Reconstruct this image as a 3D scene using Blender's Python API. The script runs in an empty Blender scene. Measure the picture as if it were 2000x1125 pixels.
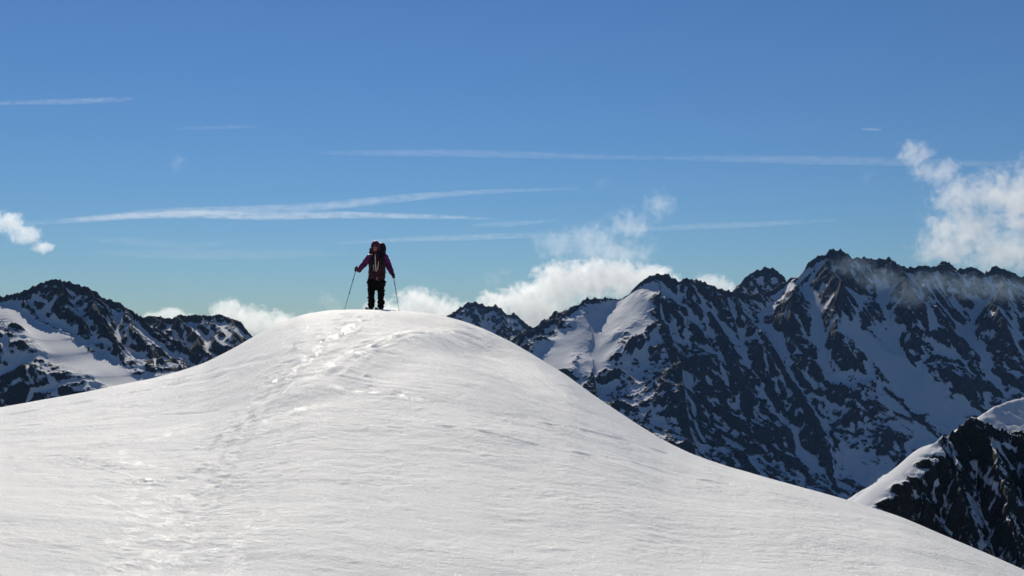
import bpy, bmesh, math, random
import numpy as np
from mathutils import Vector, Matrix

random.seed(7)
scn = bpy.context.scene
COL = scn.collection
R = math.radians

# ------------------------------------------------------------------ camera
F = 2111.0                       # focal length in pixels of the 2000 px wide frame
HORIZON = 640.0                  # eye level in the photograph
PITCH = math.atan((HORIZON - 562.5) / F)
cam_data = bpy.data.cameras.new('camera')
cam = bpy.data.objects.new('camera', cam_data)
COL.objects.link(cam)
cam_data.sensor_width = 36.0
cam_data.lens = 36.0 * F / 2000.0
cam_data.clip_start = 0.1
cam_data.clip_end = 120000.0
cam.location = (0, 0, 0)
cam.rotation_euler = (math.pi / 2 + PITCH, 0, 0)
scn.camera = cam

# ------------------------------------------------------------------ sky, sun, exposure
SUN_AZ, SUN_EL = -13.0, 36.0     # azimuth to the left of the view, elevation
world = bpy.data.worlds.new('World')
scn.world = world
world.use_nodes = True
wn = world.node_tree.nodes
wl = world.node_tree.links
sky_t = wn.new('ShaderNodeTexSky')
sky_t.sky_type = 'NISHITA'
sky_t.sun_disc = False
sky_t.sun_elevation = R(SUN_EL)
sky_t.sun_rotation = R(SUN_AZ)
sky_t.altitude = 2500
sky_t.air_density = 1.5
sky_t.dust_density = 0.0
sky_t.ozone_density = 3.0
tint = wn.new('ShaderNodeMix')
tint.data_type = 'RGBA'
tint.blend_type = 'MULTIPLY'
tint.inputs[0].default_value = 1.0
tint.inputs[7].default_value = (0.455, 0.69, 0.98, 1)
wl.new(sky_t.outputs[0], tint.inputs[6])
wl.new(tint.outputs[2], wn['Background'].inputs[0])
wn['Background'].inputs[1].default_value = 0.061

sun_d = bpy.data.lights.new('sun', 'SUN')
sun_d.energy = 4.9
sun_d.angle = R(0.53)
sun_d.color = (1.0, 0.92, 0.785)
sun = bpy.data.objects.new('sun', sun_d)
COL.objects.link(sun)
SUNV = Vector((math.sin(R(SUN_AZ)) * math.cos(R(SUN_EL)), math.cos(R(SUN_AZ)) * math.cos(R(SUN_EL)), math.sin(R(SUN_EL))))
sun.rotation_euler = (-SUNV).to_track_quat('-Z', 'Y').to_euler()
sun.location = SUNV * 200

vs = scn.view_settings
vs.view_transform = 'Standard'
vs.look = 'None'
vs.exposure = 0.0
vs.gamma = 1.0
vs.use_curve_mapping = False
cy = scn.cycles
cy.use_denoising = True
cy.denoiser = 'OPENIMAGEDENOISE'
cy.max_bounces = 8
cy.diffuse_bounces = 3
cy.glossy_bounces = 2
cy.volume_bounces = 3
cy.transparent_max_bounces = 48
cy.sample_clamp_indirect = 4.0
cy.volume_step_rate = 1.0
cy.use_adaptive_sampling = True
cy.adaptive_threshold = 0.01

# ------------------------------------------------------------------ helpers
def ray(px, py):
    """direction of a photograph pixel with its y component set to 1"""
    x, z = (px - 1000.0) / F, (562.5 - py) / F
    c, s = math.cos(PITCH), math.sin(PITCH)
    y2, z2 = c - z * s, s + z * c
    return x / y2, z2 / y2

def at(px, py, Y):
    x, z = ray(px, py)
    return Vector((x * Y, Y, z * Y))

def tag(o, label=None, cat=None, group=None, kind=None):
    if label: o['label'] = label
    if cat: o['category'] = cat
    if group: o['group'] = group
    if kind: o['kind'] = kind
    return o

def link(name, me, mat=None, parent=None, smooth=True):
    o = bpy.data.objects.new(name, me)
    COL.objects.link(o)
    if mat:
        me.materials.append(mat)
    if smooth and len(me.polygons):
        me.polygons.foreach_set('use_smooth', np.ones(len(me.polygons), bool))
    if parent:
        o.parent = parent
    return o

def empty(name, loc=(0, 0, 0), rz=0):
    o = bpy.data.objects.new(name, None)
    o.empty_display_size = 0.1
    COL.objects.link(o)
    o.location = loc
    o.rotation_euler = (0, 0, rz)
    return o

# ---- numpy gradient noise
_rng = np.random.RandomState(11)
_perm = _rng.permutation(4096).astype(np.int64)
_ang = _rng.rand(4096) * 2 * np.pi
_gx, _gy = np.cos(_ang), np.sin(_ang)
def perlin(x, y, seed=0):
    xi, yi = np.floor(x).astype(np.int64), np.floor(y).astype(np.int64)
    xf, yf = x - xi, y - yi
    u, v = xf * xf * xf * (xf * (xf * 6 - 15) + 10), yf * yf * yf * (yf * (yf * 6 - 15) + 10)
    def g(ix, iy, dx, dy):
        h = _perm[(_perm[(ix + seed * 131) & 4095] + iy) & 4095]
        return _gx[h] * dx + _gy[h] * dy
    a = g(xi, yi, xf, yf); b = g(xi + 1, yi, xf - 1, yf)
    c = g(xi, yi + 1, xf, yf - 1); d = g(xi + 1, yi + 1, xf - 1, yf - 1)
    return (a + u * (b - a)) * (1 - v) + (c + u * (d - c)) * v
def fbm(x, y, octv=4, seed=0, gain=0.5):
    s, a = 0, 1.0
    for i in range(octv):
        s = s + a * perlin(x * 2 ** i + 17.3 * i, y * 2 ** i - 9.1 * i, seed + i)
        a *= gain
    return s
def ridged(x, y, octv=4, seed=0, gain=0.5):
    s, a, w = 0, 1.0, 1.0
    for i in range(octv):
        n = 1 - np.abs(perlin(x * 2 ** i + 7.7 * i, y * 2 ** i + 3.3 * i, seed + i)) * 2
        n = n * np.abs(n)
        s = s + a * n * w
        w = np.clip(n, 0, 1)
        a *= gain
    return s
def box_blur(a, n):
    for ax in (0, 1):
        p = [(0, 0), (0, 0)]; p[ax] = (n + 1, n)
        c = np.cumsum(np.pad(a, p, mode='edge'), axis=ax)
        m = a.shape[ax]
        if ax == 0: a = (c[2 * n + 1:2 * n + 1 + m] - c[:m]) / (2 * n + 1)
        else: a = (c[:, 2 * n + 1:2 * n + 1 + m] - c[:, :m]) / (2 * n + 1)
    return a
def sstep(a, b, x):
    t = np.clip((x - a) / (b - a), 0, 1)
    return t * t * (3 - 2 * t)

def grid_mesh(name, X, Y, Z, wrap=False):
    """quads over 2-D arrays of coordinates"""
    n, m = X.shape
    me = bpy.data.meshes.new(name)
    co = np.stack([X, Y, Z], -1).reshape(-1, 3).astype(np.float32)
    j2 = np.arange(m) if wrap else np.arange(m - 1)
    i, j = np.meshgrid(np.arange(n - 1), j2, indexing='ij')
    jn = (j + 1) % m
    q = np.stack([i * m + j, i * m + jn, (i + 1) * m + jn, (i + 1) * m + j], -1).reshape(-1, 4)
    me.vertices.add(len(co)); me.vertices.foreach_set('co', co.ravel())
    me.loops.add(q.size); me.loops.foreach_set('vertex_index', q.ravel().astype(np.int32))
    me.polygons.add(len(q))
    me.polygons.foreach_set('loop_start', np.arange(0, q.size, 4, dtype=np.int32))
    me.update(calc_edges=True)
    return me

# ---- node helpers
def new_mat(name):
    m = bpy.data.materials.new(name)
    m.use_nodes = True
    nt = m.node_tree
    return m, nt, nt.nodes, nt.links
def mathn(nt, op, a, b=None, c=None, clamp=False):
    n = nt.nodes.new('ShaderNodeMath'); n.operation = op; n.use_clamp = clamp
    for i, v in enumerate((a, b, c)):
        if v is None: continue
        if isinstance(v, (int, float)): n.inputs[i].default_value = v
        else: nt.links.new(v, n.inputs[i])
    return n.outputs[0]
def vmath(nt, op, a, b=None):
    n = nt.nodes.new('ShaderNodeVectorMath'); n.operation = op
    for i, v in enumerate((a, b)):
        if v is None: continue
        if isinstance(v, (tuple, list)): n.inputs[i].default_value = v
        else: nt.links.new(v, n.inputs[i])
    return n.outputs['Value'] if op == 'LENGTH' else n.outputs['Vector']
def noise(nt, vec, scale, detail=3, rough=0.5, dist=0.0):
    n = nt.nodes.new('ShaderNodeTexNoise')
    n.inputs['Scale'].default_value = scale
    n.inputs['Detail'].default_value = detail
    n.inputs['Roughness'].default_value = rough
    n.inputs['Distortion'].default_value = dist
    nt.links.new(vec, n.inputs['Vector'])
    return n.outputs['Fac']
def mapr(nt, v, a, b, c=0.0, d=1.0, smooth=False):
    n = nt.nodes.new('ShaderNodeMapRange')
    if smooth: n.interpolation_type = 'SMOOTHSTEP'
    nt.links.new(v, n.inputs[0])
    for i, x in enumerate((a, b, c, d)): n.inputs[1 + i].default_value = x
    return n.outputs[0]
def mixc(nt, f, a, b):
    n = nt.nodes.new('ShaderNodeMix'); n.data_type = 'RGBA'
    if isinstance(f, (int, float)): n.inputs[0].default_value = f
    else: nt.links.new(f, n.inputs[0])
    for i, v in ((6, a), (7, b)):
        if isinstance(v, (tuple, list)): n.inputs[i].default_value = (*v[:3], 1)
        else: nt.links.new(v, n.inputs[i])
    return n.outputs[2]
def bump(nt, h, strength, dist, normal=None):
    n = nt.nodes.new('ShaderNodeBump')
    n.inputs['Strength'].default_value = strength
    n.inputs['Distance'].default_value = dist
    nt.links.new(h, n.inputs['Height'])
    if normal: nt.links.new(normal, n.inputs['Normal'])
    return n.outputs[0]

def plain(name, col, rough=0.7, var=0.25, scale=30.0, metal=0.0, spec=0.3, bumpd=0.0):
    m, nt, N, L = new_mat(name)
    b = N['Principled BSDF']
    tc = N.new('ShaderNodeTexCoord')
    f = noise(nt, tc.outputs['Object'], scale, 4, 0.6)
    c = mixc(nt, f, [x * (1 - var) for x in col], [min(1, x * (1 + var)) for x in col])
    L.new(c, b.inputs['Base Color'])
    b.inputs['Roughness'].default_value = rough
    b.inputs['Metallic'].default_value = metal
    b.inputs['Specular IOR Level'].default_value = spec
    if bumpd:
        L.new(bump(nt, f, 1.0, bumpd), b.inputs['Normal'])
    return m

# ------------------------------------------------------------------ snow hill under the camera
EYE = 1.65
SIL = [(-900, 850), (-400, 835), (-150, 812), (0, 796), (80, 781), (160, 767), (230, 752), (290, 741), (345, 727), (400, 709), (450, 684),
       (500, 655), (545, 632), (590, 614), (640, 606), (690, 604), (740, 604.5), (790, 607), (830, 611), (870, 618), (910, 629), (950, 644),
       (1000, 668), (1050, 698), (1110, 735), (1150, 765), (1200, 799), (1250, 832), (1300, 862), (1350, 886), (1420, 911),
       (1500, 933), (1580, 955), (1660, 978), (1760, 1010), (1860, 1052), (1930, 1082), (2000, 1113), (2300, 1240), (2900, 1500)]
RID = [(-900, 30), (0, 31), (300, 29), (500, 27.5), (640, 26.5), (740, 26.5), (870, 26), (1000, 25), (1200, 22), (1500, 19), (1800, 17), (2000, 16), (2900, 13)]
def _az_e(px, py):
    x, z = ray(px, py)
    return math.atan2(x, 1.0), z / math.hypot(x, 1.0)
_sa = np.array([_az_e(*p) for p in SIL])
_ra = np.array([(math.atan((p[0] - 1000) / F), p[1]) for p in RID])
AZ_T = np.linspace(-math.pi, math.pi, 7201)
def _tab(ax, ay, back, n):
    a = np.concatenate([[-math.pi, ax[0] - 0.8], ax, [ax[-1] + 0.7, math.pi]])
    v = np.concatenate([[back, back], ay, [back, back]])
    t = np.interp(AZ_T, a, v)
    k = np.ones(n) / n
    for _ in range(2): t = np.convolve(np.pad(t, n // 2, mode='edge'), k, 'valid')
    return t
EPS_T = _tab(_sa[:, 0], _sa[:, 1], -0.10, 11)
RID_T = _tab(_ra[:, 0], _ra[:, 1], 25.0, 41)

def seg_dist(x, y, pts):
    """distance to a polyline and arc length along it"""
    best = np.full(x.shape, 1e9); arc = np.zeros(x.shape); s0 = 0.0
    for (ax, ay), (bx, by) in zip(pts[:-1], pts[1:]):
        dx, dy = bx - ax, by - ay
        L2 = dx * dx + dy * dy; L = math.sqrt(L2)
        t = np.clip(((x - ax) * dx + (y - ay) * dy) / L2, 0, 1)
        d = np.hypot(x - ax - t * dx, y - ay - t * dy)
        m = d < best
        best = np.where(m, d, best); arc = np.where(m, s0 + t * L, arc); s0 += L
    return best, arc

def hill_base(az, r):
    e = np.interp(az, AZ_T, EPS_T); Rr = np.interp(az, AZ_T, RID_T)
    t = r / Rr
    e0 = (-0.15 * np.sin(az) - 0.18 * np.cos(az)) * sstep(-0.2, 0.6, np.cos(az))      # the saddle in front of the knoll
    w = sstep(0.1, 1.0, t)
    z = (e * w + e0 * (1 - w)) * r - EYE * np.clip(1 - t, 0, 1) ** 2
    d = np.clip(r - Rr, 0, None)
    k, s = 0.018, 0.85
    dl = s / (2 * k)
    return z - np.where(d < dl, k * d * d, k * dl * dl + s * (d - dl))

def px_ground(px, py):
    """where the view ray of a photograph pixel meets the undisturbed hill"""
    az, e = _az_e(px, py)
    r = np.linspace(2.0, float(np.interp(az, AZ_T, RID_T)), 6000)
    g = hill_base(np.full(r.shape, az), r) - e * r
    i = np.argmax(g >= 0) if (g >= 0).any() else len(r) - 1
    return math.sin(az) * r[i], math.cos(az) * r[i]

TRACKS = [  # (pixel polyline, half width m, depth m)
    ([(840, 832), (960, 850), (1100, 885), (1250, 905), (1420, 945)], 0.05, 0.030),
    ([(1060, 828), (1180, 848), (1300, 885), (1430, 925)], 0.06, 0.030),
    ([(300, 748), (420, 722), (520, 703), (600, 690)], 0.10, 0.03),
    ([(0, 812), (90, 800), (200, 778), (330, 752), (450, 728)], 0.14, 0.05),
    ([(500, 745), (640, 742), (760, 753), (900, 772)], 0.06, 0.025),
    ([(0, 838), (120, 826), (260, 812), (420, 802)], 0.05, 0.015),
    ([(1380, 935), (1520, 968), (1680, 1002)], 0.05, 0.02),
    ([(180, 968), (230, 992), (285, 1018)], 0.035, -0.012),
    ([(150, 905), (240, 925), (300, 945)], 0.03, -0.010),
    ([(600, 765), (660, 728), (720, 692), (790, 662), (850, 643), (905, 634), (960, 655)], 0.45, -0.11),
    ([(640, 745), (720, 690), (780, 664), (840, 645)], 0.08, 0.05),
    ([(255, 1180), (330, 1060), (400, 940), (455, 840), (510, 775), (560, 725), (620, 680), (680, 640), (715, 612)], 0.07, 0.028),
    ([(300, 1180), (368, 1060), (432, 940), (482, 840), (534, 775), (580, 725), (638, 680), (694, 640), (725, 612)], 0.07, 0.028),
    ([(430, 1180), (500, 1050), (530, 960), (560, 860), (600, 790)], 0.06, 0.02),
    ([(545, 712), (585, 706), (640, 690), (720, 668)], 0.06, 0.03),
    ([(655, 700), (735, 668), (800, 640)], 0.06, 0.030),
]
_trk = [([px_ground(*p) for p in pl], w, d) for pl, w, d in TRACKS]
_tramp = [([px_ground(*p) for p in pl], w) for pl, w in (
    ([(260, 1180), (340, 1060), (410, 940), (465, 840), (520, 775), (570, 725), (630, 680), (690, 640), (715, 615)], .55),
    ([(560, 760), (640, 735), (720, 690), (790, 662)], .40), ([(560, 700), (620, 655), (680, 615)], .45), ([(0, 806), (150, 784), (330, 748), (470, 715)], .30), ([(150, 900), (260, 925), (330, 985)], .35))]
_prints = []
def _print_line(pl, step, side, seed):
    rr = random.Random(seed)
    P = [Vector(px_ground(*p)) for p in pl]
    acc = 0.0; k = 0
    for a, b in zip(P[:-1], P[1:]):
        L = (b - a).length; t = (b - a) / max(L, 1e-6); n = Vector((-t.y, t.x))
        while acc < L:
            q = a + t * acc + n * (side * (1 if k % 2 else -1) + rr.uniform(-0.06, 0.06))
            _prints.append((q.x, q.y, math.atan2(t.y, t.x) + rr.uniform(-.3, .3), rr.uniform(0.05, 0.10), rr.uniform(0.008, 0.026)))
            acc += step * rr.uniform(0.75, 1.3); k += 1
        acc -= L
_print_line([(400, 940), (455, 840), (500, 785)], 0.9, 0.16, 13)
_print_line([(470, 800), (520, 772), (560, 735), (600, 700), (640, 668), (680, 640), (712, 618)], 0.42, 0.13, 3)
_print_line([(560, 690), (600, 662), (640, 640), (672, 620), (690, 612)], 0.5, 0.10, 5)
_print_line([(760, 770), (700, 735), (690, 700), (740, 672)], 0.6, 0.12, 8)

def hill(az, r, detail=True):
    z = hill_base(az, r)
    x, y = np.sin(az) * r, np.cos(az) * r
    Rr = np.interp(az, AZ_T, RID_T)
    # scooped hollow below the lip to the right of the crest
    px = 1000 + F * np.tan(np.clip(az, -1.2, 1.2))
    t = r / Rr
    arc = (px - 935) / 110.0
    lip = 0.93 - 0.03 * arc * np.abs(arc)
    hol = np.exp(-arc ** 2) * (sstep(-0.22, -0.08, t - lip) * (1 - sstep(-0.055, 0.012, t - lip)))
    z = z - 0.30 * hol * (t < 1.2)
    # wind drift undulation, dying out at the crest line so the outline stays clean
    near = np.clip(1 - np.abs(t - 1) / 0.25, 0, 1)
    amp = (1 - 0.75 * near) * np.clip(r / 4, 0, 1) * np.clip(4 - t, 0, 1)
    z = z + amp * (0.050 * fbm(x / 3.5, y / 2.2, 2, 40) + 0.016 * fbm(x / 0.9 + 0.2 * y, y / 0.5, 3, 50))
    if detail:
        wx = x + 0.25 * fbm(x / 1.3, y / 1.3, 2, 60)
        wy = y + 0.30 * fbm(x / 1.1, y / 1.1, 2, 70) + 0.22 * x
        st = ridged(wx / 0.8, wy / 0.34, 3, 80)
        patch = sstep(-0.15, 0.35, fbm(x / 2.1, y / 2.6, 3, 90))
        patch2 = sstep(0.0, 0.4, fbm(x / 0.9 + 5, y / 1.4, 3, 95))
        z = z + amp * (0.0050 * st * (0.12 + patch * patch) + 0.0090 * fbm(x / 0.17, y / 0.15, 3, 100) * (0.3 + patch2) + 0.010 * fbm(x / 0.5 - .3 * y, y / 0.42, 3, 105) * patch2)
        st2 = ridged((t - lip) * Rr / 0.30 + 0.5 * fbm(x / .8, y / .8, 2, 87), arc * 1.6, 2, 85)
        z = z - np.exp(-(arc / 1.3) ** 2) * sstep(-.25, -.1, t - lip) * (1 - sstep(0, .05, t - lip)) * 0.022 * np.clip(st2, 0, 1)
        for pl, w, d in _trk:
            bx = [min(p[0] for p in pl) - 4 * w, max(p[0] for p in pl) + 4 * w, min(p[1] for p in pl) - 4 * w, max(p[1] for p in pl) + 4 * w]
            mm = (x > bx[0]) & (x < bx[1]) & (y > bx[2]) & (y < bx[3])
            if not mm.any(): continue
            dd, arc_l = seg_dist(x[mm], y[mm], pl)
            msk = np.exp(-(dd / w) ** 2) - 0.35 * np.exp(-((dd - 1.9 * w) / (0.7 * w)) ** 2)
            brk = 0.2 + 0.8 * sstep(-0.2, 0.2, fbm(arc_l / 0.8, dd * 0 + d * 100, 3, 110)) if d > 0 else 0.75 + 0.25 * fbm(arc_l / 1.2, dd * 0 + d * 100, 2, 110)
            z[mm] -= 0.75 * d * msk * brk * (1 - 0.6 * near[mm])
        # snow trampled and refrozen along the line of ascent
        for pl, wd in _tramp:
            bx = [min(p[0] for p in pl) - 3 * wd, max(p[0] for p in pl) + 3 * wd, min(p[1] for p in pl) - 3 * wd, max(p[1] for p in pl) + 3 * wd]
            mm = (x > bx[0]) & (x < bx[1]) & (y > bx[2]) & (y < bx[3])
            if not mm.any(): continue
            dd, _ = seg_dist(x[mm], y[mm], pl)
            xm, ym = x[mm], y[mm]
            z[mm] += np.exp(-(dd / wd) ** 2) * (1 - .6 * near[mm]) * 0.95 * (0.022 * fbm(xm / .20, ym / .30, 3, 120, .6) + 0.014 * ridged((xm - .5 * ym) / .35, (ym + .5 * xm) / .16, 2, 125)) * sstep(-.15, .25, fbm(xm / .9, ym / .9, 2, 130))
        for (qx, qy, a, w, d) in _prints:
            m = (np.abs(x - qx) < .6) & (np.abs(y - qy) < .6)
            if not m.any(): continue
            u = (x[m] - qx) * math.cos(a) + (y[m] - qy) * math.sin(a)
            v = -(x[m] - qx) * math.sin(a) + (y[m] - qy) * math.cos(a)
            q = np.sqrt((u / (1.7 * w)) ** 2 + (v / w) ** 2)
            z[m] -= d * (np.exp(-q ** 4) - 0.4 * np.exp(-((q - 1.35) / .3) ** 2))
    return z

ICE = [([(280, 1150), (318, 1050), (330, 990), (296, 972)], .32), ([(335, 990), (380, 965), (430, 944)], .12), ([(180, 970), (230, 992), (285, 1018)], .05),
       ([(215, 882), (260, 905), (305, 916)], .10), ([(270, 958), (340, 940)], .10), ([(350, 1150), (362, 1040)], .07), ([(430, 1120), (500, 1035), (522, 1000)], .09),
       ([(500, 790), (600, 742), (700, 690), (790, 652), (870, 631)], .10), ([(640, 760), (740, 768), (830, 780)], .07), ([(400, 1080), (440, 1050)], .15),
       ([(150, 905), (240, 925), (300, 945)], .05), ([(560, 735), (640, 668), (700, 625)], .10), ([(520, 830), (580, 800)], .15), ([(300, 860), (345, 845)], .10)]
_ice = [([px_ground(*p) for p in pl], w) for pl, w in ICE]
def ice_amount(az, r):
    x, y = np.sin(az) * r, np.cos(az) * r
    a = np.zeros(x.shape)
    n = sstep(-.12, .28, fbm(x / .20, y / .40, 5, 400, .7))
    for pl, w in _ice:
        bx = [min(p[0] for p in pl) - 4 * w, max(p[0] for p in pl) + 4 * w, min(p[1] for p in pl) - 4 * w, max(p[1] for p in pl) + 4 * w]
        mm = (x > bx[0]) & (x < bx[1]) & (y > bx[2]) & (y < bx[3])
        d, _ = seg_dist(x[mm], y[mm], pl)
        a[mm] = np.maximum(a[mm], np.exp(-(d / (1.5 * w)) ** 2))
    back = sstep(.25, .6, fbm(x / 1.2, y / 1.6, 4, 410, .6)) * .2
    return np.clip(a * n + back * n, 0, 1)

def hill_z(x, y):
    return float(hill(np.array([math.atan2(x, y)]), np.array([math.hypot(x, y)]))[0])

def snow_material():
    m, nt, N, L = new_mat('wind_crusted_snow')
    b = N['Principled BSDF']
    tc = N.new('ShaderNodeTexCoord')
    v = tc.outputs['Object']
    mp = N.new('ShaderNodeMapping'); L.new(v, mp.inputs[0])
    mp.inputs['Scale'].default_value = (1.0, 1.9, 1.0); mp.inputs['Rotation'].default_value = (0, 0, 0.2)
    ia = N.new('ShaderNodeAttribute'); ia.attribute_name = 'ice'
    patch = mapr(nt, noise(nt, v, 0.55, 5, 0.6), 0.38, 0.62, 0.15, 1.0, smooth=True)
    streak = mathn(nt, 'MULTIPLY', noise(nt, mp.outputs[0], 4.5, 6, 0.66), patch)
    grain = noise(nt, v, 26.0, 6, 0.75)
    L.new(mixc(nt, noise(nt, v, 0.7, 4, 0.6), (0.76, 0.765, 0.76), (0.84, 0.845, 0.835)), b.inputs['Base Color'])
    b.inputs['Roughness'].default_value = 0.6
    b.inputs['Specular IOR Level'].default_value = 0.06
    n1 = bump(nt, streak, 0.6, 0.07)
    n2 = bump(nt, grain, 0.8, 0.030, n1)
    L.new(n2, b.inputs['Normal'])
    # loose crystal facets: every cell of a fine cellular pattern has its own tilt
    vo = N.new('ShaderNodeTexVoronoi'); vo.inputs['Scale'].default_value = 48.0
    L.new(v, vo.inputs['Vector'])
    tilt = vmath(nt, 'SUBTRACT', vo.outputs['Color'], (0.5, 0.5, 0.5))
    sc = N.new('ShaderNodeVectorMath'); sc.operation = 'SCALE'; L.new(tilt, sc.inputs[0]); sc.inputs['Scale'].default_value = 0.8
    fac = vmath(nt, 'NORMALIZE', vmath(nt, 'ADD', n2, sc.outputs[0]))
    gl = N.new('ShaderNodeBsdfGlossy'); gl.inputs['Roughness'].default_value = 0.09
    L.new(fac, gl.inputs['Normal'])
    L.new(mapr(nt, ia.outputs['Fac'], 0.05, 0.5, 0.09, 0.27), gl.inputs['Roughness'])
    mx = N.new('ShaderNodeMixShader')
    L.new(mathn(nt, 'ADD', 0.022, mathn(nt, 'MULTIPLY', mathn(nt, 'MULTIPLY', ia.outputs['Fac'], mapr(nt, noise(nt, v, 30.0, 3, 0.6), 0.40, 0.58)), 0.20)), mx.inputs[0])
    L.new(b.outputs[0], mx.inputs[1]); L.new(gl.outputs[0], mx.inputs[2])
    L.new(mx.outputs[0], N['Material Output'].inputs['Surface'])
    return m

SNOW = snow_material()
az_in = np.linspace(R(-33), R(33), 1150)
az_l = -np.radians(np.concatenate([[180], np.linspace(175, 60, 36), np.linspace(58, 34, 40)]))
az_all = np.concatenate([az_l, az_in, -az_l[:0:-1]])
r_in = np.concatenate([np.linspace(0.05, 2.8, 14), np.linspace(3.0, 7.9, 50), np.geomspace(8, 16, 330), np.linspace(16.03, 29.5, 300), np.geomspace(29.7, 60, 60), np.geomspace(62, 1500, 50)])
RR, AA = np.meshgrid(r_in, az_all, indexing='ij')
ZZ = hill(AA, RR)
me = grid_mesh('snow_slope', np.sin(AA) * RR, np.cos(AA) * RR, ZZ, wrap=True)
slope = link('snow_slope', me, SNOW)
at_ = me.attributes.new('ice', 'FLOAT', 'POINT'); at_.data.foreach_set('value', ice_amount(AA, RR).astype(np.float32).ravel())
tag(slope, 'broad sunlit snow knoll with wind crust and old tracks in the foreground', kind='structure')

# ------------------------------------------------------------------ mountains
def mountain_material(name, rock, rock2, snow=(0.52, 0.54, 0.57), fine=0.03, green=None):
    m, nt, N, L = new_mat(name)
    b = N['Principled BSDF']
    tc = N.new('ShaderNodeTexCoord'); v = tc.outputs['Object']
    at_ = N.new('ShaderNodeAttribute'); at_.attribute_name = 'snow'
    n1 = noise(nt, v, fine * 1.5, 8, 0.74)
    n2 = noise(nt, v, fine * 6, 4, 0.6)
    s = mathn(nt, 'ADD', at_.outputs['Fac'], mathn(nt, 'MULTIPLY', mathn(nt, 'SUBTRACT', n1, 0.5), 1.15))
    f = mapr(nt, s, 0.38, 0.62, smooth=True)
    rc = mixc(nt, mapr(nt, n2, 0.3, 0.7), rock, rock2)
    if green:
        rc = mixc(nt, mapr(nt, noise(nt, v, fine * .4, 3), 0.45, 0.65), rc, green)
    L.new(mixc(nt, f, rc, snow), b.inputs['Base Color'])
    b.inputs['Roughness'].default_value = 0.85
    b.inputs['Specular IOR Level'].default_value = 0.15
    bs = mathn(nt, 'MULTIPLY', mathn(nt, 'ADD', n1, mathn(nt, 'MULTIPLY', n2, 0.35)), mapr(nt, f, 0, 1, 1.0, 0.07))
    L.new(bump(nt, bs, 0.9, 0.35 / fine), b.inputs['Normal'])
    return m

def wiggle(pts, n, amp, seed):
    """fractal midpoint subdivision of a 3-D ridge line"""
    rr = random.Random(seed)
    P = [Vector(p) for p in pts]
    for k in range(n):
        Q = [P[0]]
        for a, b in zip(P[:-1], P[1:]):
            d = (b - a); L = d.length
            mid = (a + b) / 2 + Vector((rr.gauss(0, 1) * amp * L, rr.gauss(0, 1) * amp * L, rr.gauss(0, 1) * amp * 0.35 * L))
            Q += [mid, b]
        P = Q
    return P

def streak(x0, y0, x1, y1, w, sb, sm=0.3):
    return ((x0 + x1) / 2, (y0 + y1) / 2, math.hypot(x1 - x0, y1 - y0) / 2, w, math.degrees(math.atan2(y1 - y0, x1 - x0)), sm, sb)

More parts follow.
